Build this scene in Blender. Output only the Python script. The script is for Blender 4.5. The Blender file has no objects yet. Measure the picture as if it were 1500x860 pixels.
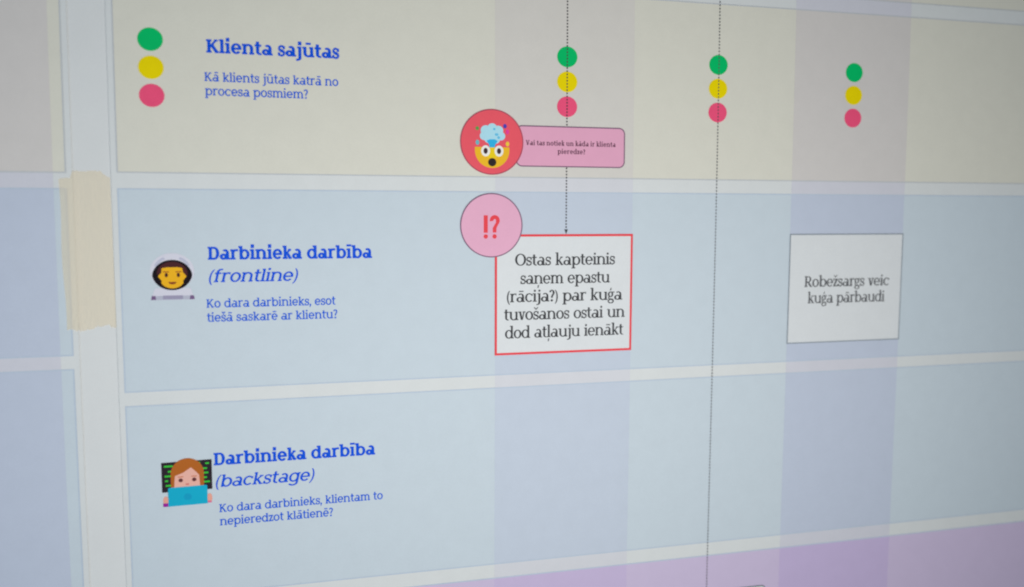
import bpy, bmesh, math, random
from mathutils import Matrix, Vector
from mathutils.geometry import delaunay_2d_cdt
random.seed(4)

K = 0.14            # metres per layout unit: one printed column is 14 cm wide
scene = bpy.context.scene

# ------------------------------------------------------------------ camera
cam_data = bpy.data.cameras.new("camera")
cam = bpy.data.objects.new("camera", cam_data)
scene.collection.objects.link(cam)
scene.camera = cam
cam_data.sensor_width = 36.0
cam_data.lens = 1335.072 / 1500 * 36.0
cam_data.clip_start = 0.02
cam_data.clip_end = 60
ROT = Matrix(((0.9638440326630909, -0.2664464027884306, 0.0033158921659022372),
              (0.02156734081137752, 0.09040876800956792, 0.9956711829099594),
              (-0.2655927907720321, -0.9596002131659296, 0.09288649192334746)))
cam.matrix_world = Matrix.Translation(Vector((-1.5400095555, -5.9950768116, 0.5824531972)) * K) @ ROT.transposed().to_4x4()
cam_data.dof.use_dof = True
cam_data.dof.focus_distance = 6.15 * K
cam_data.dof.aperture_fstop = 2.4

# ------------------------------------------------------------------ world, lamps, exposure
world = bpy.data.worlds.new("World")
scene.world = world
world.use_nodes = True
world.node_tree.nodes["Background"].inputs[0].default_value = (0.50, 0.85, 1.15, 1)
world.node_tree.nodes["Background"].inputs[1].default_value = 0.06

lamp = bpy.data.lights.new("room_lamp", 'AREA')
lamp.shape = 'RECTANGLE'
lamp.size = 0.95
lamp.size_y = 0.25
lamp.energy = 7.15
lamp.color = (1.0, 0.97, 0.925)
lamp_ob = bpy.data.objects.new("room_lamp", lamp)
scene.collection.objects.link(lamp_ob)
lamp_ob.location = (0.03, -0.84, -0.085)
lamp_ob.rotation_euler = (Vector((0.0, 0, -0.03)) - lamp_ob.location).to_track_quat('-Z', 'Y').to_euler()

win = bpy.data.lights.new("window_light", 'AREA')
win.shape = 'RECTANGLE'; win.size = 0.7; win.size_y = 1.0
win.energy = 4.6
win.color = (0.62, 0.80, 1.0)
win_ob = bpy.data.objects.new("window_light", win)
scene.collection.objects.link(win_ob)
win_ob.location = (-1.45, -1.25, -0.15)
win_ob.rotation_euler = (Vector((-0.3, 0, -0.05)) - win_ob.location).to_track_quat('-Z', 'Y').to_euler()

scene.view_settings.view_transform = 'Standard'
scene.view_settings.look = 'None'
scene.view_settings.exposure = 0.0
scene.view_settings.gamma = 1.0
scene.render.film_transparent = False
scene.cycles.filter_width = 2.1
scene.cycles.max_bounces = 6

# ------------------------------------------------------------------ materials
def lin(c):
    c /= 255.0
    return c / 12.92 if c <= 0.04045 else ((c + 0.055) / 1.055) ** 2.4

REF = 0.74 / lin(209)      # paper white: albedo 0.74
MATS = {}

def ink(name, rgb, rough=0.62, mottle=0.035, scale=1.0, fibre=0.02, spec=0.2):
    """Printed colour on uncoated paper: slight mottling of the ink and a faint paper tooth."""
    if name in MATS:
        return MATS[name]
    m = bpy.data.materials.new(name)
    m.use_nodes = True
    nt = m.node_tree
    b = nt.nodes["Principled BSDF"]
    col = [min(0.92, lin(c) * REF) for c in rgb]
    tc = nt.nodes.new("ShaderNodeTexCoord")
    n = nt.nodes.new("ShaderNodeTexNoise")
    n.inputs["Scale"].default_value = 55.0 * scale
    n.inputs["Detail"].default_value = 6.0
    n.inputs["Roughness"].default_value = 0.65
    nt.links.new(tc.outputs["Object"], n.inputs["Vector"])
    n2 = nt.nodes.new("ShaderNodeTexNoise")
    n2.inputs["Scale"].default_value = 900.0
    n2.inputs["Detail"].default_value = 3.0
    nt.links.new(tc.outputs["Object"], n2.inputs["Vector"])
    add = nt.nodes.new("ShaderNodeMath"); add.operation = 'ADD'
    nt.links.new(n.outputs["Fac"], add.inputs[0]); nt.links.new(n2.outputs["Fac"], add.inputs[1])
    mr = nt.nodes.new("ShaderNodeMapRange")
    mr.inputs["From Min"].default_value = 0.6; mr.inputs["From Max"].default_value = 1.4
    mr.inputs["To Min"].default_value = 1.0 - mottle; mr.inputs["To Max"].default_value = 1.0 + mottle
    nt.links.new(add.outputs[0], mr.inputs["Value"])
    mul = nt.nodes.new("ShaderNodeVectorMath"); mul.operation = 'SCALE'
    mul.inputs[0].default_value = col
    nt.links.new(mr.outputs["Result"], mul.inputs["Scale"])
    nt.links.new(mul.outputs["Vector"], b.inputs["Base Color"])
    b.inputs["Roughness"].default_value = rough
    b.inputs["Specular IOR Level"].default_value = spec
    bp = nt.nodes.new("ShaderNodeBump")
    bp.inputs["Strength"].default_value = fibre
    bp.inputs["Distance"].default_value = 0.0004
    nt.links.new(n2.outputs["Fac"], bp.inputs["Height"])
    nt.links.new(bp.outputs["Normal"], b.inputs["Normal"])
    MATS[name] = m
    return m

WHITE, BEIGE, BLUE, PURPLE = (207, 211, 212), (209, 208, 197), (191, 203, 212), (195, 182, 210)

def tint(rgb, t):
    return tuple(255 * ((max(0, (lin(c) * k)) ** (1 / 2.4) * 1.055 - 0.055)) for c, k in zip(rgb, t))

T1, T2 = (0.952, 0.932, 0.992), (0.92, 0.893, 0.983)
paper_white = ink("paper_white", WHITE)
ink_beige = ink("beige_print", BEIGE)
ink_blue = ink("blue_print", BLUE)
ink_purple = ink("purple_print", PURPLE)
def band_mats(tag, t):
    return {n: ink(n + tag, tint(c, t)) for n, c in
            (("white", WHITE), ("beige", BEIGE), ("blue", BLUE), ("purple", PURPLE))}
band1, band2 = band_mats("_lavender_pale", T1), band_mats("_lavender", T2)
line_blue = ink("fine_blue_line", (178, 192, 208))
line_grey = ink("fine_grey_line", (182, 187, 192))
green = ink("green_print", (0, 182, 100), mottle=0.06, spec=.08)
yellow = ink("yellow_print", (226, 206, 0), mottle=0.05, spec=.08)
pink = ink("raspberry_print", (229, 80, 120), mottle=0.06, spec=.1)
blue_ink = ink("royal_blue_ink", (2, 78, 210), spec=.1)
blue_ink_small = ink("royal_blue_small_ink", (16, 88, 208), spec=.1)
black_ink = ink("charcoal_ink", (54, 56, 60))
black_ink_small = ink("grey_ink", (84, 86, 90))
plum_ink = ink("plum_ink", (92, 52, 74))
red_ink = ink("red_ink", (224, 64, 74))
coral = ink("coral_print", (226, 84, 98), mottle=0.05)
pale_pink = ink("pale_pink_print", (220, 166, 192))
box_pink = ink("box_pink_print", (218, 160, 187))
outline_plum = ink("plum_line", (122, 92, 116))
card_white = ink("card_white_print", (210, 214, 217))
line_dark = ink("dark_line", (132, 142, 152))

# ------------------------------------------------------------------ the hanging sheets: a very gently waved surface
B = (-0.0003, 0.0016, -0.0072, -0.0031, 0.0008, 0.0057, -0.0016, 0.0012, -0.0033)
def wave(u, v):
    u = max(-3.1, min(4.5, u)); v = max(-2.5, min(2.2, v))
    x, y = (u - 1) / 3, v / 1.5
    return (B[0]*x*x + B[1]*x*y + B[2]*y*y + B[3]*x**3 + B[4]*x*x*y + B[5]*x*y*y + B[6]*y**3 + B[7]*x**4 + B[8]*x*x*y*y)

LAY = 0.0006
def P(u, v, layer):
    return Vector((u * K, -(wave(u, v) + layer * LAY) * K, v * K))

# ------------------------------------------------------------------ object helpers
COL = scene.collection
def link(name, bm, mats, parent=None):
    me = bpy.data.meshes.new(name)
    bm.to_mesh(me); bm.free()
    o = bpy.data.objects.new(name, me)
    for m in (mats if isinstance(mats, (list, tuple)) else [mats]):
        me.materials.append(m)
    COL.objects.link(o)
    if parent is not None:
        o.parent = parent
        o.matrix_parent_inverse = parent_inverse(parent)
    return o

def parent_inverse(o):
    # parts keep their vertices in world coordinates; only the top-level empty is moved
    return Matrix.Identity(4) if o.parent is not None else Matrix.Translation(o.location).inverted()

def thing(name, label, cat, loc, group=None):
    o = bpy.data.objects.new(name, None)
    COL.objects.link(o)
    o.empty_display_size = 0.05
    o.location = loc
    o['label'] = label; o['category'] = cat
    if group: o['group'] = group
    return o

def lab(o, text):
    o['label'] = text
    return o

def grid(bm, u0, v0, u1, v1, layer, step=0.14, mat=0):
    nu = max(1, math.ceil((u1 - u0) / step)); nv = max(1, math.ceil((v1 - v0) / step))
    vs = [[bm.verts.new(P(u0 + (u1-u0)*i/nu, v0 + (v1-v0)*j/nv, layer)) for i in range(nu+1)] for j in range(nv+1)]
    for j in range(nv):
        for i in range(nu):
            f = bm.faces.new((vs[j][i], vs[j][i+1], vs[j+1][i+1], vs[j+1][i])); f.material_index = mat
    return vs

def frame_bm(u0, v0, u1, v1, w, layer):
    bm = bmesh.new()
    grid(bm, u0, v1 - w, u1, v1, layer); grid(bm, u0, v0, u1, v0 + w, layer)
    grid(bm, u0, v0 + w, u0 + w, v1 - w, layer); grid(bm, u1 - w, v0 + w, u1, v1 - w, layer)
    return bm

def loft(bm, outer, inner, layer):
    n = len(outer)
    a = [bm.verts.new(P(*q, layer)) for q in outer]; b = [bm.verts.new(P(*q, layer)) for q in inner]
    for i in range(n):
        j = (i + 1) % n
        bm.faces.new((a[i], a[j], b[j], b[i]))

def ellipse(cu, cv, ru, rv, n=48, a0=0.0):
    return [(cu + ru*math.cos(a0 + 2*math.pi*i/n), cv + rv*math.sin(a0 + 2*math.pi*i/n)) for i in range(n)]

def disc(bm, cu, cv, ru, rv, layer, n=48, rings=3, mat=0):
    prev = None
    for k in range(rings, 0, -1):
        r = [bm.verts.new(P(*q, layer)) for q in ellipse(cu, cv, ru*k/rings, rv*k/rings, n)]
        if prev:
            for i in range(n):
                f = bm.faces.new((prev[i], prev[(i+1) % n], r[(i+1) % n], r[i])); f.material_index = mat
        prev = r
    c = bm.verts.new(P(cu, cv, layer))
    for i in range(n):
        f = bm.faces.new((prev[i], prev[(i+1) % n], c)); f.material_index = mat

def roundrect(u0, v0, u1, v1, r, n=6):
    out = []
    for cu, cv, s in ((u1-r, v1-r, 0), (u0+r, v1-r, 90), (u0+r, v0+r, 180), (u1-r, v0+r, 270)):
        for i in range(n + 1):
            a = math.radians(s + 90 * i / n)
            out.append((cu + r*math.cos(a), cv + r*math.sin(a)))
    return out

def poly(bm, pts, layer, mat=0):
    """Fill any simple outline, or the union of several convex polygons."""
    polys = pts if isinstance(pts[0][0], (tuple, list)) else [pts]
    V, Fc = union(polys)
    vs = [bm.verts.new(P(x, y, layer)) for x, y in V]
    for f in Fc:
        g = bm.faces.new([vs[i] for i in f]); g.material_index = mat

def area(p):
    return 0.5 * sum(p[i][0]*p[(i+1) % len(p)][1] - p[(i+1) % len(p)][0]*p[i][1] for i in range(len(p)))

def union(polys):
    verts, faces = [], []
    for p in polys:
        if abs(area(p)) < 1e-9: continue
        if area(p) < 0: p = p[::-1]
        i0 = len(verts)
        verts += [Vector((x, y)) for x, y in p]
        faces.append(list(range(i0, i0 + len(p))))
    r = delaunay_2d_cdt(verts, [], faces, 1, 1e-5, True)
    return [(v.x, v.y) for v in r[0]], [f for f, src in zip(r[2], r[5]) if len(src) and len(set(f)) > 2]

# ------------------------------------------------------------------ drawn lettering (x-height = 1)
class Style:
    def __init__(s, st, hr, sf, sl, asc, cap, cw, slant=0.0, two_storey_g=False, round_dot=False, sb=0.07):
        s.st, s.hr, s.sf, s.sl, s.asc, s.cap, s.cw, s.slant, s.tg, s.rd, s.sb = st, hr, sf, sl, asc, cap, cw, slant, two_storey_g, round_dot, sb
        s.cache = {}
SLAB_BOLD = Style(.325, .205, .185, .11, 1.33, 1.27, .38, sb=0.02)
SLAB = Style(.215, .165, .14, .11, 1.35, 1.28, .47, sb=.03)
SLAB_ITALIC = Style(.205, .155, .13, .09, 1.34, 1.27, .45, slant=.20, sb=.02)
SERIF = Style(.24, .115, .115, .12, 1.50, 1.38, .46, two_storey_g=True, round_dot=True, sb=.0)
SERIF_HEAVY = Style(.29, .16, .14, .12, 1.48, 1.38, .38, two_storey_g=True, round_dot=True, sb=.06)

BASE = {'ā': ('a', 'macron'), 'ē': ('e', 'macron'), 'ī': ('ı', 'macron'), 'ū': ('u', 'macron'), 'š': ('s', 'caron'),
        'ž': ('z', 'caron'), 'ņ': ('n', 'below'), 'ļ': ('l', 'below'), 'ģ': ('g', 'above')}

def glyph(ch, S):
    if ch in S.cache: return S.cache[ch]
    st, hr, sf, sl, sb, cw = S.st, S.hr, S.sf, S.sl, S.sb, S.cw
    Q = []
    def rect(x0, y0, x1, y1): Q.append([(x0, y0), (x1, y0), (x1, y1), (x0, y1)])
    def dg(x0, y0, x1, y1, w): Q.append([(x0, y0), (x0 + w, y0), (x1 + w, y1), (x1, y1)])
    def ring(cx, cy, rx, ry, a0, a1, tx=None, ty=None, n=None):
        tx = st if tx is None else tx; ty = hr if ty is None else ty
        n = n or max(4, int(abs(a1 - a0) / 15))
        for i in range(n):
            a, b = (math.radians(a0 + (a1 - a0) * (i + k) / n) for k in (0, 1))
            Q.append([(cx + rx*math.cos(a), cy + ry*math.sin(a)), (cx + rx*math.cos(b), cy + ry*math.sin(b)),
                      (cx + (rx-tx)*math.cos(b), cy + (ry-ty)*math.sin(b)), (cx + (rx-tx)*math.cos(a), cy + (ry-ty)*math.sin(a))])
    def stroke(pts, w):
        for i, ((x0, y0), (x1, y1)) in enumerate(zip(pts, pts[1:])):
            w0 = w(i) if callable(w) else w
            w1 = w(i + 1) if callable(w) else w
            d = math.hypot(x1-x0, y1-y0); nx, ny = -(y1-y0)/d/2, (x1-x0)/d/2
            Q.append([(x0+nx*w0, y0+ny*w0), (x0-nx*w0, y0-ny*w0), (x1-nx*w1, y1-ny*w1), (x1+nx*w1, y1+ny*w1)])
    def foot(x, y, L=1, R=1, w=None):
        w = st if w is None else w
        rect(x - sl*L, y, x + w + sl*R, y + sf)
    def head(x, y, L=1, R=0, w=None):
        w = st if w is None else w
        rect(x - sl*L, y - sf, x + w + sl*R, y)
    def dot(cx, cy, r):
        if S.rd: Q.append([(cx + r*math.cos(i*math.pi/5), cy + r*math.sin(i*math.pi/5)) for i in range(10)])
        else: rect(cx - r, cy - r, cx + r, cy + r)
    def comma(cx, cy, k=1):
        Q.append([(cx - .09*k, cy - .02*k), (cx + .09*k, cy + .02*k), (cx - .02*k, cy - .34*k), (cx - .12*k, cy - .34*k)])
    base, mark = BASE.get(ch, (ch, None))
    c = base
    x0 = sb + sl
    mx = None
    if c == ' ': adv = .46 + 1.2*(.07 - sb)
    elif c in 'nm':
        foot(x0, 0); head(x0, 1); rect(x0, 0, x0 + st, 1)
        x = x0
        for k in range(1 if c == 'n' else 2):
            x1 = x + st + (cw if c == 'n' else cw * .80)
            ry = .40
            ring((x + x1 + st)/2, 1.02 - ry, (x1 + st - x)/2, ry, 0, 152)
            rect(x1, 0, x1 + st, 1.02 - ry + .005)
            foot(x1, 0, .75, 1)
            x = x1
        adv = x + st + sl + sb; mx = adv/2
    elif c in 'iılj':
        top = S.asc if c == 'l' else 1
        if c == 'j':
            x0 = sb + .20
            rect(x0, -.12, x0 + st, 1); head(x0, 1)
            ring(x0 - .14, -.10, st + .14, .30, -80, 0)
            rect(x0 - .24, -.40, x0 - .08, -.40 + hr)
            adv = x0 + st + sb + .06
        else:
            rect(x0, 0, x0 + st, top); foot(x0, 0); head(x0, top)
            adv = x0 + st + sl + sb
        if c in 'ij': dot(x0 + st/2, 1.30, st*.56)
        mx = x0 + st/2
    elif c == 'r':
        foot(x0, 0); head(x0, 1); rect(x0, 0, x0 + st, 1)
        cx = x0 + st + .20
        ring(cx, .64, .20 + st, .38, 75, 165)
        rect(cx + .02, 1.02 - hr, cx + .20, 1.02); rect(cx + .20 - .11, .80, cx + .20, 1.02)
        adv = cx + .20 + sb
    elif c == 'u':
        x1 = x0 + st + cw
        rect(x0, .38, x0 + st, 1); head(x0, 1); rect(x1, 0, x1 + st, 1); head(x1, 1, .8); foot(x1, 0, 0, 1)
        ring((x0 + x1 + st)/2, .38, (x1 + st - x0)/2, .40, 180, 325)
        adv = x1 + st + sl + sb; mx = (x0 + x1 + st)/2
    elif c in 'oc':
        rx = (cw + 2*st) / 2 + .03; cx = sb + rx
        if c == 'o': ring(cx, .5, rx, .52, 0, 360); adv = 2*rx + 2*sb
        else:
            ring(cx, .5, rx, .52, 52, 318)
            rect(cx + rx*.62 - .05, .70, cx + rx*.62 + .10, .93); adv = 2*rx + 2*sb - .06
    elif c == 'e':
        rx = (cw + 2*st) / 2 + .02; cx = sb + rx
        ring(cx, .5, rx, .52, 0, 322)
        rect(cx - rx + st*.6, .50 - hr*.5, cx + rx - .01, .50 + hr*.5)
        adv = 2*rx + 2*sb; mx = cx
    elif c == 'a':
        xr = sb + cw + st*.9
        rect(xr, .0, xr + st, .66)
        ring(xr + st - (cw + st)/2 - .04, .64, (cw + st)/2 + .04, .38, 0, 140)
        ring(sb + (cw + st)*.5 + .06, .29, (cw + st)*.5 + .06, .31, 0, 360)
        rect(xr, 0, xr + st + sl, sf)
        adv = xr + st + sl + sb*.6; mx = xr - cw*.2
    elif c == 's':
        cx = sb + .36
        up = [(cx + .255*math.cos(math.radians(a)), .74 + .215*math.sin(math.radians(a))) for a in range(15, 250, 18)]
        lo = [(cx + .27*math.cos(math.radians(a)), .27 + .225*math.sin(math.radians(a))) for a in range(68, -170, -18)]
        pts = up + lo; n = len(pts)
        wd = (st + hr) / 2
        stroke(pts, lambda i: wd * (.78 + .38*math.exp(-((i - n/2) / 4.5)**2)))
        rect(cx + .255 - wd*.45, .66, cx + .255 + wd*.4, .97); rect(cx - .27 - wd*.4, .02, cx - .27 + wd*.45, .34)
        adv = .72 + 2*sb; mx = cx
    elif c == 't':
        x0 = sb + .14
        rect(x0, .25, x0 + st, 1.28); rect(sb, 1 - max(hr, sf), x0 + st + .22, 1)
        ring(x0 + st + .15, .26, st + .15, .28, 180, 285)
        adv = x0 + st + .24 + sb*.6
    elif c == 'f':
        x0 = sb + .13
        rect(x0, 0, x0 + st, 1.12); foot(x0, 0); rect(sb, 1 - max(hr, sf), x0 + st + .22, 1)
        ring(x0 + st + .16, 1.10, st + .16, .30, 75, 180)
        rect(x0 + st + .14, 1.40 - hr, x0 + st + .28, 1.40)
        adv = x0 + st + .27 + sb*.5
    elif c == 'k':
        rect(x0, 0, x0 + st, S.asc); foot(x0, 0); head(x0, S.asc)
        xe = x0 + st + cw * .95
        stroke([(x0 + st*.6, .38), (xe, .96)], hr)
        stroke([(x0 + st + .12, .52), (xe + .03, .04)], st * .95)
        rect(xe - .20, 1 - sf, xe + .14, 1); rect(xe - .14, 0, xe + .20, sf)
        adv = xe + .20 + sb*.6
    elif c in 'bp':
        rx = (cw + 2*st)/2 + .03
        if c == 'b': rect(x0, 0, x0 + st, S.asc); head(x0, S.asc)
        else: rect(x0, -.42, x0 + st, 1); head(x0, 1); foot(x0, -.42)
        ring(x0 + rx, .5, rx, .52, 0, 360)
        adv = x0 + 2*rx + sb
    elif c == 'd' or (c == 'g' and not S.tg):
        rx = (cw + 2*st)/2 + .03; xr = sb + 2*rx - st
        ring(sb + rx, .5, rx, .52, 0, 360)
        if c == 'd':
            rect(xr, 0, xr + st, S.asc); head(xr, S.asc); foot(xr, 0, 0, 1)
        else:
            rect(xr, -.10, xr + st, 1); head(xr, 1, 0, 1)
            ring(sb + rx, -.10, rx, .34, 205, 360)
        adv = xr + st + sl*.9 + sb*.8; mx = sb + rx
    elif c == 'g':
        ring(sb + .36, .67, .34, .35, 0, 360, st*.85)
        rect(sb + .56, .88, sb + .86, 1.0)
        stroke([(sb + .18, .40), (sb + .12, .20), (sb + .24, .10)], st*.6)
        stroke([(sb + .20, .10), (sb + .60, .06), (sb + .72, -.04)], st*.75)
        ring(sb + .40, -.16, .40, .27, 0, 360, st*.7)
        adv = .82 + 2*sb; mx = sb + .36
    elif c == 'z':
        w = .70
        rect(sb, 1 - max(hr, sf*1.2), sb + w, 1); rect(sb, 0, sb + w + .02, max(hr, sf*1.2))
        dg(sb, .04, sb + w - st*1.15, .96, st*1.15)
        rect(sb, .74, sb + hr, 1); rect(sb + w + .02 - hr, 0, sb + w + .02, .27)
        adv = w + 2*sb; mx = sb + w/2
    elif c == 'v':
        w = .86
        dg(sb + w/2 - st/2, 0, sb + .08, 1, st); dg(sb + w/2 - hr*.2, 0, sb + w - .08 - hr*1.2, 1, hr*1.25)
        rect(sb - .04, 1 - sf, sb + .36, 1); rect(sb + w - .34, 1 - sf, sb + w + .04, 1)
        adv = w + 2*sb
    elif c == 'K':
        C = S.cap
        rect(x0, 0, x0 + st, C); foot(x0, 0); rect(x0 - sl, C - sf, x0 + st + sl, C)
        xe = x0 + st + .62
        stroke([(x0 + st*.6, .48), (xe - .06, C - .05)], max(hr, .1)); stroke([(x0 + st + .14, .72), (xe, .05)], st*1.0)
        rect(xe - .26, C - sf, xe + .12, C); rect(xe - .20, 0, xe + .20, sf)
        adv = xe + .20 + sb
    elif c in 'DR':
        C = S.cap
        rect(x0, 0, x0 + st, C); foot(x0, 0, 1, 1 if c == 'R' else .3); rect(x0 - sl, C - sf, x0 + st, C)
        if c == 'D':
            xm = x0 + st + .26
            rect(x0, C - hr, xm, C); rect(x0, 0, xm, hr)
            ring(xm, C/2, .52, C/2, -90, 90, st*1.05)
            adv = xm + .52 + sb
        else:
            xm = x0 + st + .22
            rect(x0, C - hr, xm, C); rect(x0, .62 - hr/2, xm, .62 + hr/2)
            ring(xm, (C + .62 - hr/2)/2, .40, (C - .62 + hr/2)/2, -90, 90)
            stroke([(xm - .04, .62), (xm + .36, .05)], st); rect(xm + .20, 0, xm + .58, sf)
            adv = xm + .56 + sb
    elif c == 'O':
        ring(sb + .68, S.cap/2, .68, S.cap/2 + .02, 0, 360, st*1.1); adv = 1.36 + 2*sb
    elif c == 'V':
        C, w = S.cap, 1.22
        dg(sb + w/2 - st/2, 0, sb + .12, C, st*1.05); dg(sb + w/2 - hr*.2, 0, sb + w - .12 - hr, C, hr*1.3)
        rect(sb - .03, C - sf, sb + .46, C); rect(sb + w - .44, C - sf, sb + w + .03, C)
        adv = w + 2*sb
    elif c == '?':
        ring(sb + .30, 1.02, .34, .36, -30, 165)
        stroke([(sb + .50, .86), (sb + .33, .66), (sb + .30, .42)], st*.9)
        dot(sb + .30, .11, st*.6)
        adv = .68 + 2*sb
    elif c in '()':
        xs = 1 if c == '(' else -1
        cx = sb + (.62 if xs > 0 else -.24)
        ring(cx, .53, .60, .98, 122 if xs > 0 else -58, 238 if xs > 0 else 58, st*.72, hr*.3)
        adv = .40 + 2*sb
    elif c == ',':
        dot(sb + .13, .10, st*.58); comma(sb + .14, .06); adv = .28 + 2*sb
    else:
        adv = .5
    if mx is None: mx = adv/2
    if mark == 'macron': rect(mx - .27, 1.20, mx + .27, 1.20 + max(hr, .12))
    elif mark == 'caron': stroke([(mx - .24, 1.46), (mx, 1.20), (mx + .24, 1.46)], max(hr, .11))
    elif mark == 'below': comma(mx, -.16)
    elif mark == 'above':
        Q.append([(mx - .10, 1.16), (mx + .08, 1.16), (mx + .12, 1.46), (mx + .02, 1.46)])
    if S.slant:
        Q = [[(x + y*S.slant, y) for x, y in p] for p in Q]
    res = (union(Q) if Q else ([], []), adv)
    S.cache[ch] = res
    return res

def ink_extent(text, S):
    x = 0; lo, hi = 1e9, -1e9
    for ch in text:
        (V, _), adv = glyph(ch, S)
        if V:
            lo = min(lo, x + min(q[0] for q in V)); hi = max(hi, x + max(q[0] for q in V))
        x += adv
    return lo, hi

def write(bm, text, S, u0, u1, v, xh, layer):
    """One line of lettering from u0 to u1 standing on the baseline v."""
    lo, hi = ink_extent(text, S)
    k = (u1 - u0) / (hi - lo)
    x = 0
    for ch in text:
        (V, Fc), adv = glyph(ch, S)
        vs = [bm.verts.new(P(u0 + (x + px - lo)*k, v + py*xh, layer)) for px, py in V]
        for f in Fc: bm.faces.new([vs[i] for i in f])
        x += adv

def lines(name, rows, mat, layer, parent):
    bm = bmesh.new()
    for r in rows: write(bm, *r, layer)
    return link(name, bm, mat, parent)

# ------------------------------------------------------------------ the setting
WALL_GAP = 0.0075          # the sheets hang about a millimetre off the slightly uneven wall
def wall():
    bm = bmesh.new()
    NU, NV = 92, 60
    vs = [[bm.verts.new(((-14 + 28*i/NU)*K, -(wave(-14 + 28*i/NU, -9 + 18*j/NV) - WALL_GAP)*K, (-9 + 18*j/NV)*K)) for i in range(NU+1)] for j in range(NV+1)]
    for j in range(NV):
        for i in range(NU):
            f = bm.faces.new((vs[j][i], vs[j][i+1], vs[j+1][i+1], vs[j+1][i])); f.smooth = True
    o = link("wall", bm, ink("wall_paint", (209, 212, 213), rough=.75, mottle=.03, scale=.4, fibre=.12))
    o['kind'] = 'structure'
    o['label'] = 'pale painted wall seen in the gap between the two posters'
    o['category'] = 'wall'
wall()

def sheet(u0, v0, u1, v1, parent):
    bm = bmesh.new()
    front = grid(bm, u0, v0, u1, v1, 0, .12)
    nb = grid(bm, u0, v0, u1, v1, -3.5, .12)
    nj, ni = len(front), len(front[0])
    rim = [(0, i) for i in range(ni)] + [(j, ni-1) for j in range(1, nj)] + [(nj-1, i) for i in range(ni-2, -1, -1)] + [(j, 0) for j in range(nj-2, 0, -1)]
    for a, b in zip(rim, rim[1:] + rim[:1]):
        bm.faces.new((front[a[0]][a[1]], nb[a[0]][a[1]], nb[b[0]][b[1]], front[b[0]][b[1]]))
    return link("paper_sheet", bm, paper_white, parent)

# ------------------------------------------------------------------ the main poster
poster = thing("poster", "large printed service map poster with beige, blue and purple rows right of the tape", "poster", (0.17, 0, -0.42), "posters on the wall")
sheet(-2.397, -3.0, 4.9, 2.6, poster)
UL, UR = -2.3651, 4.84
ROWS = [("beige", 2.135, 2.555), ("beige", 0.7891, 2.0376), ("blue", -0.5618, 0.6967), ("blue", -1.9081, -0.6457), ("purple", -2.95, -2.0045)]
fills = {"beige": ink_beige, "blue": ink_blue, "purple": ink_purple}
LABELS = ["beige row cut off at the top edge", "wide beige row with the mood dots", "pale blue row with the two note cards", "lower pale blue row, mostly empty", "lilac purple row along the bottom"]
for (c, v0, v1), L in zip(ROWS, LABELS):
    bm = bmesh.new(); grid(bm, UL, v0, UR, v1, 1)
    pn = lab(link("row_panel", bm, fills[c], poster), L)
    link("outline", frame_bm(UL, v0, UR, v1, .008, 3.2), line_grey if c == "beige" else line_blue, pn)

def column_band(u0, u1, mats, rows, vlo, vhi, parent, label):
    bm = bmesh.new()
    names = ["white", "beige", "blue", "purple"]
    cuts = []
    y = vhi
    for c, v0, v1 in rows:
        if y > v1: cuts.append(("white", v1, y))
        cuts.append((c, v0, v1)); y = v0
    if y > vlo: cuts.append(("white", vlo, y))
    for c, a, b in cuts:
        grid(bm, u0, a, u1, b, 2, mat=names.index(c))
    return lab(link("column_band", bm, [mats[n] for n in names], parent), label)
column_band(0.0, 1.0, band1, ROWS, -2.97, 2.57, poster, "pale lavender upright band behind the red framed card")
column_band(2.2648, 3.251, band2, ROWS, -2.97, 2.57, poster, "lavender upright band behind the grey framed card")

# mood scales: three dots each
for u, v, L in ((-2.1525, 1.5943, "three dots beside the heading"), (0.5075, 1.6121, "three dots on the left dotted line"),
                (1.6459, 1.6081, "three dots on the right dotted line"), (2.7675, 1.6012, "three dots in the right lavender band")):
    first = None
    for k, (m, nm) in enumerate(((green, "green"), (yellow, "yellow"), (pink, "raspberry pink"))):
        bm = bmesh.new(); disc(bm, u, v - k*.1678, .0725, .0695, 4.5)
        o = link("mood_dot", bm, m, poster)
        lab(o, nm + " dot of the " + L)

# dotted lines
def dotted(u_top, u_bot, v_top, v_bot, w, pitch=.0212, gaps=()):
    bm = bmesh.new()
    step, v = pitch, v_top
    while v > v_bot:
        a, b = v, v - pitch*.54
        if not any(g0 < v < g1 for g0, g1 in gaps):
            t = (v_top - v) / (v_top - v_bot); u = u_top + (u_bot - u_top)*t
            q = [bm.verts.new(P(u + du, vv, 6)) for du, vv in ((-w/2, b), (w/2, b), (w/2, a), (-w/2, a))]
            bm.faces.new(q)
        v -= step
    return bm
ln = link("dotted_arrow", dotted(.5085, .5055, 2.56, .432, .0095), ink("line_ink", (62, 60, 66)), poster)
bm = bmesh.new(); poly(bm, [(.4930, .440), (.5180, .440), (.5055, .406)], 7)
link("arrowhead", bm, black_ink, ln)
lab(link("dotted_line", dotted(1.6497, 1.6497, 2.56, -2.288, .0085, .0230), ink("line_ink_grey", (74, 76, 82)), poster), "long dotted line running the full height")

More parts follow.
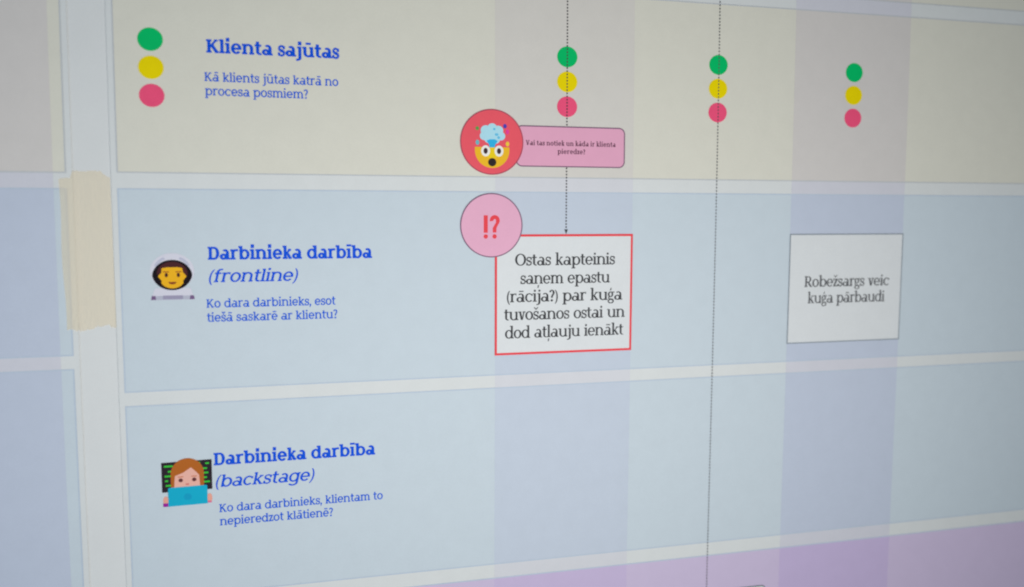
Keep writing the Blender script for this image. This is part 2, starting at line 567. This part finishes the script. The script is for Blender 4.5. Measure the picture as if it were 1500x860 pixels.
# headings
h = lines("heading", [("Klienta sajūtas", SLAB_BOLD, -1.831, -1.024, 1.530, .0640)], blue_ink, 4, poster)
lines("question_text", [("Kā klients jūtas katrā no", SLAB, -1.846, -1.034, 1.357, .0420),
                        ("procesa posmiem?", SLAB, -1.844, -1.225, 1.271, .0420)], blue_ink_small, 4, h)
h = lines("heading", [("Darbinieka darbība", SLAB_BOLD, -1.854, -.833, .2565, .0640)], blue_ink, 4, poster)
lines("italic_text", [("(frontline)", SLAB_ITALIC, -1.851, -1.307, .1155, .0600)], blue_ink, 4, h)
lines("question_text", [("Ko dara darbinieks, esot", SLAB, -1.870, -1.073, -.0445, .0420),
                        ("tiešā saskarē ar klientu?", SLAB, -1.869, -1.062, -.1335, .0420)], blue_ink_small, 4, h)
h = lines("heading", [("Darbinieka darbība", SLAB_BOLD, -1.853, -.826, -1.059, .0640)], blue_ink, 4, poster)
lines("italic_text", [("(backstage)", SLAB_ITALIC, -1.844, -1.225, -1.2035, .0600)], blue_ink, 4, h)
lines("question_text", [("Ko dara darbinieks, klientam to", SLAB, -1.827, -.778, -1.370, .0420),
                        ("nepieredzot klātienē?", SLAB, -1.826, -1.109, -1.458, .0420)], blue_ink_small, 4, h)

# note cards
def card(u0, v0, u1, v1, w, edge, rows, inkm, label):
    bm = bmesh.new(); grid(bm, u0 + w*.5, v0 + w*.5, u1 - w*.5, v1 - w*.5, 7)
    c = lab(link("note_card", bm, card_white, poster), label)
    link("border", frame_bm(u0, v0, u1, v1, w, 8), edge, c)
    if rows: lines("writing", rows, inkm, 8.6, c)
    return c
card(-.0035, -.4225, 1.0035, .4065, .0155, red_ink, [
    ("Ostas kapteinis", SERIF, .139, .870, .193, .0585), ("saņem epastu", SERIF, .178, .833, .066, .0585),
    ("(rācija?) par kuģa", SERIF, .082, .929, -.058, .0585), ("tuvošanos ostai un", SERIF, .062, .950, -.182, .0585),
    ("dod atļauju ienākt", SERIF, .069, .941, -.308, .0585)], black_ink, "white note card with red frame")
card(2.262, -.425, 3.254, .401, .0085, line_dark, [
    ("Robežsargs veic", SERIF, 2.397, 3.141, .002, .0585), ("kuģa pārbaudi", SERIF, 2.430, 3.106, -.122, .0585)], black_ink_small, "white note card with thin grey frame")

def rounded(name, u0, v0, u1, v1, r, w, fill, edge, label):
    bm = bmesh.new(); poly(bm, roundrect(u0 + w*.5, v0 + w*.5, u1 - w*.5, v1 - w*.5, r), 7)
    c = lab(link(name, bm, fill, poster), label)
    bm = bmesh.new(); loft(bm, roundrect(u0, v0, u1, v1, r + w*.5), roundrect(u0 + w, v0 + w, u1 - w, v1 - w, r - w*.5), 8)
    link("border", bm, edge, c)
    return c
rounded("note_card", 1.15, -2.75, 2.152, -2.287, .035, .010, card_white, ink("slate_line", (110, 118, 128)), "rounded card peeking in at the bottom edge")
pb = rounded("comment_box", .143, .8655, .9345, 1.1435, .040, .008, box_pink, outline_plum, "pink rounded comment box")
lines("writing", [("Vai tas notiek un kāda ir klienta", SERIF_HEAVY, .212, .865, 1.011, .0245), ("pieredze?", SERIF_HEAVY, .440, .640, .9565, .0245)], plum_ink, 8.6, pb)

# round badges
def badge(u, v, r, fill, edge, label):
    bm = bmesh.new(); disc(bm, u, v, r - .003, r - .003, 10, 72, 4)
    c = lab(link("round_badge", bm, fill, poster), label)
    bm = bmesh.new(); loft(bm, ellipse(u, v, r, r, 72), ellipse(u, v, r - .0075, r - .0075, 72), 10.7)
    link("outline", bm, edge, c)
    return c
def patch(name, parent, mat, layer, *shapes):
    bm = bmesh.new()
    for i, s in enumerate(shapes):
        if s[0] == 'e': disc(bm, s[1], s[2], s[3], s[4], layer + i*.12, 28, 2)
        else: poly(bm, s[1], layer + i*.12)
    return link(name, bm, mat, parent)
bd = badge(-.0234, 1.0261, .2187, coral, ink("coral_line", (170, 70, 90)), "coral red badge with an exploding head face")
face = [(-.142, .992)] + [(-.0225 + .1195*math.cos(math.radians(a)), .972 + .119*math.sin(math.radians(a))) for a in range(180, 361, 9)] + [(.097, .992)]
patch("face", bd, ink("face_yellow", (238, 180, 32)), 11.3, ('p', face))
patch("face_light", bd, ink("face_yellow_light", (240, 200, 12)), 11.8, ('e', -.022, .955, .055, .036))
cloud = ink("cloud_blue", (168, 215, 232))
patch("blast_cloud", bd, cloud, 11.6, *[('e', u, v, r, r*.95) for u, v, r in ((-.022, 1.118, .034), (-.066, 1.102, .036), (.020, 1.103, .034), (-.078, 1.066, .030), (.038, 1.066, .030), (-.02, 1.078, .060), (.000, 1.045, .032), (-.046, 1.048, .032))])
patch("cloud_shade", bd, ink("cloud_blue_deep", (98, 186, 222)), 13.0, ('e', .008, 1.076, .013, .009), ('e', -.008, 1.112, .009, .008), ('e', .022, 1.056, .010, .009))
patch("blast_stem", bd, ink("blast_blue", (38, 172, 222)), 12.8, ('p', [(-.062, 1.034), (-.038, 1.044), (-.005, 1.044), (.016, 1.034), (-.002, 1.006), (-.004, .990), (-.042, .990), (-.044, 1.006)]))
for u, v in ((-.068, .9665), (.0245, .9665)):
    e = patch("eye", bd, ink("eye_white", (232, 230, 226)), 12.4, ('e', u, v, .031, .037))
    patch("pupil", e, ink("pupil_brown", (58, 36, 40)), 13.0, ('e', u, v, .0145, .020))
patch("mouth", bd, ink("mouth_black", (36, 26, 28)), 12.4, ('e', -.0225, .8915, .0285, .0275))
for u, v, r1, r2, c in ((-.125, 1.115, .012, .013, (86, 152, 70)), (.066, 1.133, .013, .015, (68, 62, 168)), (.083, 1.096, .011, .017, (226, 56, 150)),
                        (-.124, 1.022, .013, .017, (98, 178, 190)), (.084, 1.015, .0125, .016, (244, 196, 58))):
    patch("confetti", bd, ink("confetti_%d_%d" % (c[0], c[2]), c), 11.5, ('e', u, v, r1, r2))

bq = badge(-.0266, .4684, .2173, pale_pink, outline_plum, "pale pink badge with red exclamation and question marks")
def bar(x0, y0, x1, y1): return ('p', [(x0, y0), (x1, y0), (x1, y1), (x0, y1)])
patch("exclamation_mark", bq, red_ink, 11.4, bar(-.0815, .4185, -.0535, .5360), ('e', -.0675, .3935, .0150, .0150))
qm = []
for i in range(12):
    a, b = math.radians(190 - i*20), math.radians(190 - (i+1)*20)
    f = lambda t, r: (-.0050 + r*math.cos(t), .5010 + r*1.05*math.sin(t))
    qm.append([f(a, .0350), f(b, .0350), f(b, .0095), f(a, .0095)])
qm += [[(.0280, .4920), (.0020, .4860), (-.0190, .4500), (.0070, .4500)], [(-.0190, .4505), (.0070, .4505), (.0070, .4200), (-.0190, .4200)]]
patch("question_mark", bq, red_ink, 11.4, ('p', qm), ('e', -.0060, .3935, .0150, .0150))

# the two small people icons
su, sv = -2.0665, .164
suit = ink("suit_grey", (206, 206, 219)); dark = ink("visor_dark", (18, 8, 20), spec=.1)
ic = lab(patch("astronaut_icon", poster, suit, 4, ('e', su, .188, .130, .113),
      ('p', [(-2.190, .010), (-1.942, .010), (-1.950, .045), (-1.962, .085), (-2.168, .085), (-2.184, .045)])), "astronaut in a grey helmet beside the middle heading")
shade = ink("helmet_shade", (181, 183, 203))
for sg in (-1, 1):
    arc = [(su + sg*r_*math.cos(math.radians(a)), .190 + r_*.85*math.sin(math.radians(a))) for r_, seq in ((.112, range(20, 66, 5)), (.094, range(65, 19, -5))) for a in seq]
    patch("helmet_shade", ic, shade, 4.6, ('p', arc))
patch("visor", ic, dark, 5, ('p', [(su + .117*math.copysign(abs(math.cos(t))**.92, math.cos(t)), .165 + .094*math.copysign(abs(math.sin(t))**1.22, math.sin(t))) for t in [2*math.pi*i/56 for i in range(56)]]))
patch("hair", ic, ink("hair_maroon", (66, 18, 26)), 5.6, ('p', [(su + .090*math.cos(math.radians(a)), .172 + .076*math.sin(math.radians(a))) for a in range(-10, 191, 12)]))
patch("face", ic, ink("face_amber", (246, 172, 16)), 6.2, ('p', [(-2.127, .208), (-2.130, .180), (-2.150, .158), (-2.128, .128)] + [(su + .072*math.cos(math.radians(a)), .142 + .060*math.sin(math.radians(a))) for a in range(205, 336, 10)] + [(-2.005, .128), (-1.983, .156), (-2.003, .180), (-2.008, .208), (-2.035, .213), (-2.095, .213)]))
for u in (-2.101, -2.031): patch("eye", ic, ink("eye_brown", (70, 30, 22)), 6.8, ('e', u, .165, .0095, .014))
for u in (-2.103, -2.029): patch("brow", ic, ink("brow_brown", (150, 72, 26)), 6.8, bar(u - .018, .182, u + .018, .188))
patch("mouth", ic, ink("mouth_brown", (128, 52, 24)), 6.8, ('p', [(-2.092, .122), (-2.041, .122), (-2.050, .110), (-2.066, .107), (-2.082, .110)]))
patch("suit_hem", ic, ink("hem_lilac", (174, 177, 194)), 4.6, bar(-2.185, .011, -1.948, .036))
patch("collar_strap", ic, ink("strap_violet", (150, 146, 172)), 5, bar(-2.124, .014, -2.008, .038))
for u in (-2.180, -1.955): patch("shoulder_patch", ic, ink("patch_violet", (112, 88, 128)), 5, ('p', [(u - .014, .012), (u + .016, .012), (u + .012, .036), (u - .008, .038)]))

tc = lab(patch("technologist_icon", poster, ink("screen_black", (34, 24, 36)), 4, ('p', [(-2.168, -1.213), (-1.866, -1.211), (-1.866, -1.016), (-2.168, -1.020)])), "person with auburn hair behind a turquoise laptop")
code = []
for v, a, b in ((-1.045, -2.152, -2.100), (-1.079, -2.130, -2.110), (-1.109, -2.150, -2.110), (-1.139, -2.148, -2.130), (-1.170, -2.145, -2.112),
                (-1.034, -1.950, -1.935), (-1.040, -1.905, -1.882), (-1.072, -1.925, -1.895), (-1.101, -1.920, -1.888), (-1.131, -1.918, -1.897), (-1.160, -1.916, -1.880)):
    code.append(bar(a, v - .0055, b, v + .0055))
for b in code: patch("code_line", tc, ink("code_green", (52, 190, 52)), 5, b)
hairp = [(-2.114, -1.195), (-2.114, -1.100)] + [(-2.0145 + .0995*math.cos(math.radians(a)), -1.097 + .098*math.sin(math.radians(a))) for a in range(180, -1, -10)] + [(-1.915, -1.195)]
patch("hair", tc, ink("hair_auburn", (172, 94, 26)), 6.4, ('p', hairp))
patch("face", tc, ink("face_peach", (226, 172, 158)), 7, ('p', [(-2.096, -1.195), (-2.089, -1.110), (-2.040, -1.092), (-1.992, -1.060), (-1.962, -1.090), (-1.944, -1.112), (-1.938, -1.195)]))
for u in (-2.055, -1.974):
    patch("eye", tc, ink("eye_umber", (96, 48, 50)), 7.6, ('e', u, -1.140, .0135, .0125))
    patch("brow", tc, ink("brow_auburn", (196, 112, 78)), 7.6, bar(u - .017, -1.121, u + .017, -1.115))
patch("mouth", tc, ink("lip_rose", (204, 118, 112)), 7.6, ('e', -2.016, -1.168, .012, .006))
for u, v in ((-2.147, -1.268), (-1.884, -1.268)):
    hd = patch("hand", tc, ink("hand_peach", (224, 158, 142)), 5, ('e', u, v, .016, .030))
patch("sleeve", tc, ink("sleeve_purple", (150, 18, 150)), 5.6, bar(-2.164, -1.306, -2.131, -1.283))
patch("sleeve", tc, ink("sleeve_plum", (214, 96, 140)), 5.6, bar(-1.896, -1.299, -1.872, -1.288))
lp = patch("laptop", tc, ink("laptop_turquoise", (0, 166, 198)), 8.2, ('p', [(-2.133, -1.306), (-1.896, -1.303), (-1.897, -1.186), (-1.901, -1.181), (-2.127, -1.184), (-2.132, -1.189)]))
patch("lid_emblem", lp, ink("laptop_turquoise_deep", (0, 152, 190)), 8.8, ('e', -2.015, -1.250, .024, .022))

# ------------------------------------------------------------------ the neighbouring poster
poster2 = thing("poster", "printed poster with lavender tinted rows cut off at the left, under the tape", "poster", (-0.43, 0, -0.42), "posters on the wall")
sheet(-3.75, -3.0, -2.6125, 2.6, poster2)
ROWS2 = [("beige", 2.13, 2.555), ("beige", .7835, 2.035), ("blue", -.3190, .6945), ("blue", -1.90, -.3990), ("purple", -2.95, -1.99)]
LABELS2 = ["beige row cut off above", "greyed beige row at the left edge", "blue row beside the tape", "lower blue row at the left edge", "purple row cut off below"]
for (c, v0, v1), L in zip(ROWS2, LABELS2):
    bm = bmesh.new(); grid(bm, -3.70, v0, -2.6435, v1, 1)
    pn = lab(link("row_panel", bm, fills[c], poster2), L)
    link("outline", frame_bm(-3.70, v0, -2.6435, v1, .008, 3.2), line_grey if c == "beige" else line_blue, pn)
column_band(-3.66, -2.716, band2, ROWS2, -2.97, 2.57, poster2, "lavender upright band on the left poster")

# ------------------------------------------------------------------ masking tape
def tape_material():
    m = bpy.data.materials.new("masking_tape_paper")
    m.use_nodes = True
    nt = m.node_tree
    b = nt.nodes["Principled BSDF"]; out = nt.nodes["Material Output"]
    b.inputs["Base Color"].default_value = [lin(c)*REF for c in (238, 225, 198)] + [1]
    b.inputs["Roughness"].default_value = .55
    b.inputs["Specular IOR Level"].default_value = .3
    tcn = nt.nodes.new("ShaderNodeTexCoord"); mp = nt.nodes.new("ShaderNodeMapping")
    mp.inputs["Scale"].default_value = (700, 700, 90)
    n = nt.nodes.new("ShaderNodeTexNoise"); n.inputs["Scale"].default_value = 1.0; n.inputs["Detail"].default_value = 4
    nt.links.new(tcn.outputs["Object"], mp.inputs["Vector"]); nt.links.new(mp.outputs["Vector"], n.inputs["Vector"])
    bp = nt.nodes.new("ShaderNodeBump"); bp.inputs["Strength"].default_value = .15; bp.inputs["Distance"].default_value = .0006
    nt.links.new(n.outputs["Fac"], bp.inputs["Height"]); nt.links.new(bp.outputs["Normal"], b.inputs["Normal"])
    mr = nt.nodes.new("ShaderNodeMapRange"); mr.inputs["To Min"].default_value = .42; mr.inputs["To Max"].default_value = .50
    nt.links.new(n.outputs["Fac"], mr.inputs["Value"])
    tr = nt.nodes.new("ShaderNodeBsdfTransparent"); mx = nt.nodes.new("ShaderNodeMixShader")
    nt.links.new(mr.outputs["Result"], mx.inputs["Fac"])
    nt.links.new(tr.outputs[0], mx.inputs[1]); nt.links.new(b.outputs[0], mx.inputs[2]); nt.links.new(mx.outputs[0], out.inputs["Surface"])
    return m

def tape():
    bm = bmesh.new()
    def left(t): return -2.688 + .012*t + .004*math.sin(t*9)
    def right(t): return -2.404 + .006*t
    def top(s):
        pts = ((0, .750), (.22, .756), (.27, .797), (.78, .801), (.86, .784), (1, .762))
        for (a, x), (b, y) in zip(pts, pts[1:]):
            if s <= b: return x + (y - x)*(s - a)/(b - a)
        return pts[-1][1]
    def bot(s):
        pts = ((0, -.160), (.10, -.163), (.45, -.162), (.60, -.148), (.75, -.141), (1, -.154))
        for (a, x), (b, y) in zip(pts, pts[1:]):
            if s <= b: return x + (y - x)*(s - a)/(b - a)
        return pts[-1][1]
    NU, NV = 64, 120
    RAG, RAG2 = [], []
    for lst, amp in ((RAG, .0045), (RAG2, .008)):
        a = 0
        for i in range(NU + 1):
            a = a*.72 + random.uniform(-amp, amp)*.8
            lst.append(a + (random.uniform(-amp, amp)*.9 if random.random() < .18 else 0))
    def depth(u):
        e = -2.6105
        hi = 4*LAY
        lo_ = .0015 - WALL_GAP + wave(u, 0.3)*0
        if u <= e: return None, hi
        t = min(1, (u - e)/.035); t = t*t*(3 - 2*t)
        return t, lo_
    vs = []
    for j in range(NV + 1):
        t = j/NV
        row = []
        for i in range(NU + 1):
            s = i/NU
            a, b = top(s), bot(s)
            rag = (RAG[i] if t < .5 else RAG2[i]) * max(0, 1 - min(t, 1 - t)*18)
            v = a + (b - a)*t + rag
            u = left(t) + (right(t) - left(t))*s
            k, lo_ = depth(u)
            base = wave(u, v) + 4.2*LAY
            w = base if k is None else base*(1 - k) + (wave(u, v) + lo_)*k
            crease = .0042*math.sin(u*300 + 5*math.sin(v*16 + u*20)) * max(0, 1 - abs(u + 2.60)/.085) * (0.06 + .94*max(0, 1 - (1 - t)*5.5))
            w += max(0, crease)
            row.append(bm.verts.new((u*K, -w*K, v*K)))
        vs.append(row)
    for j in range(NV):
        for i in range(NU):
            f = bm.faces.new((vs[j][i], vs[j+1][i], vs[j+1][i+1], vs[j][i+1])); f.smooth = True
    o = link("masking_tape", bm, tape_material())
    o['label'] = "strip of beige masking tape with torn ends bridging the gap between posters"
    o['category'] = "tape"
tape()
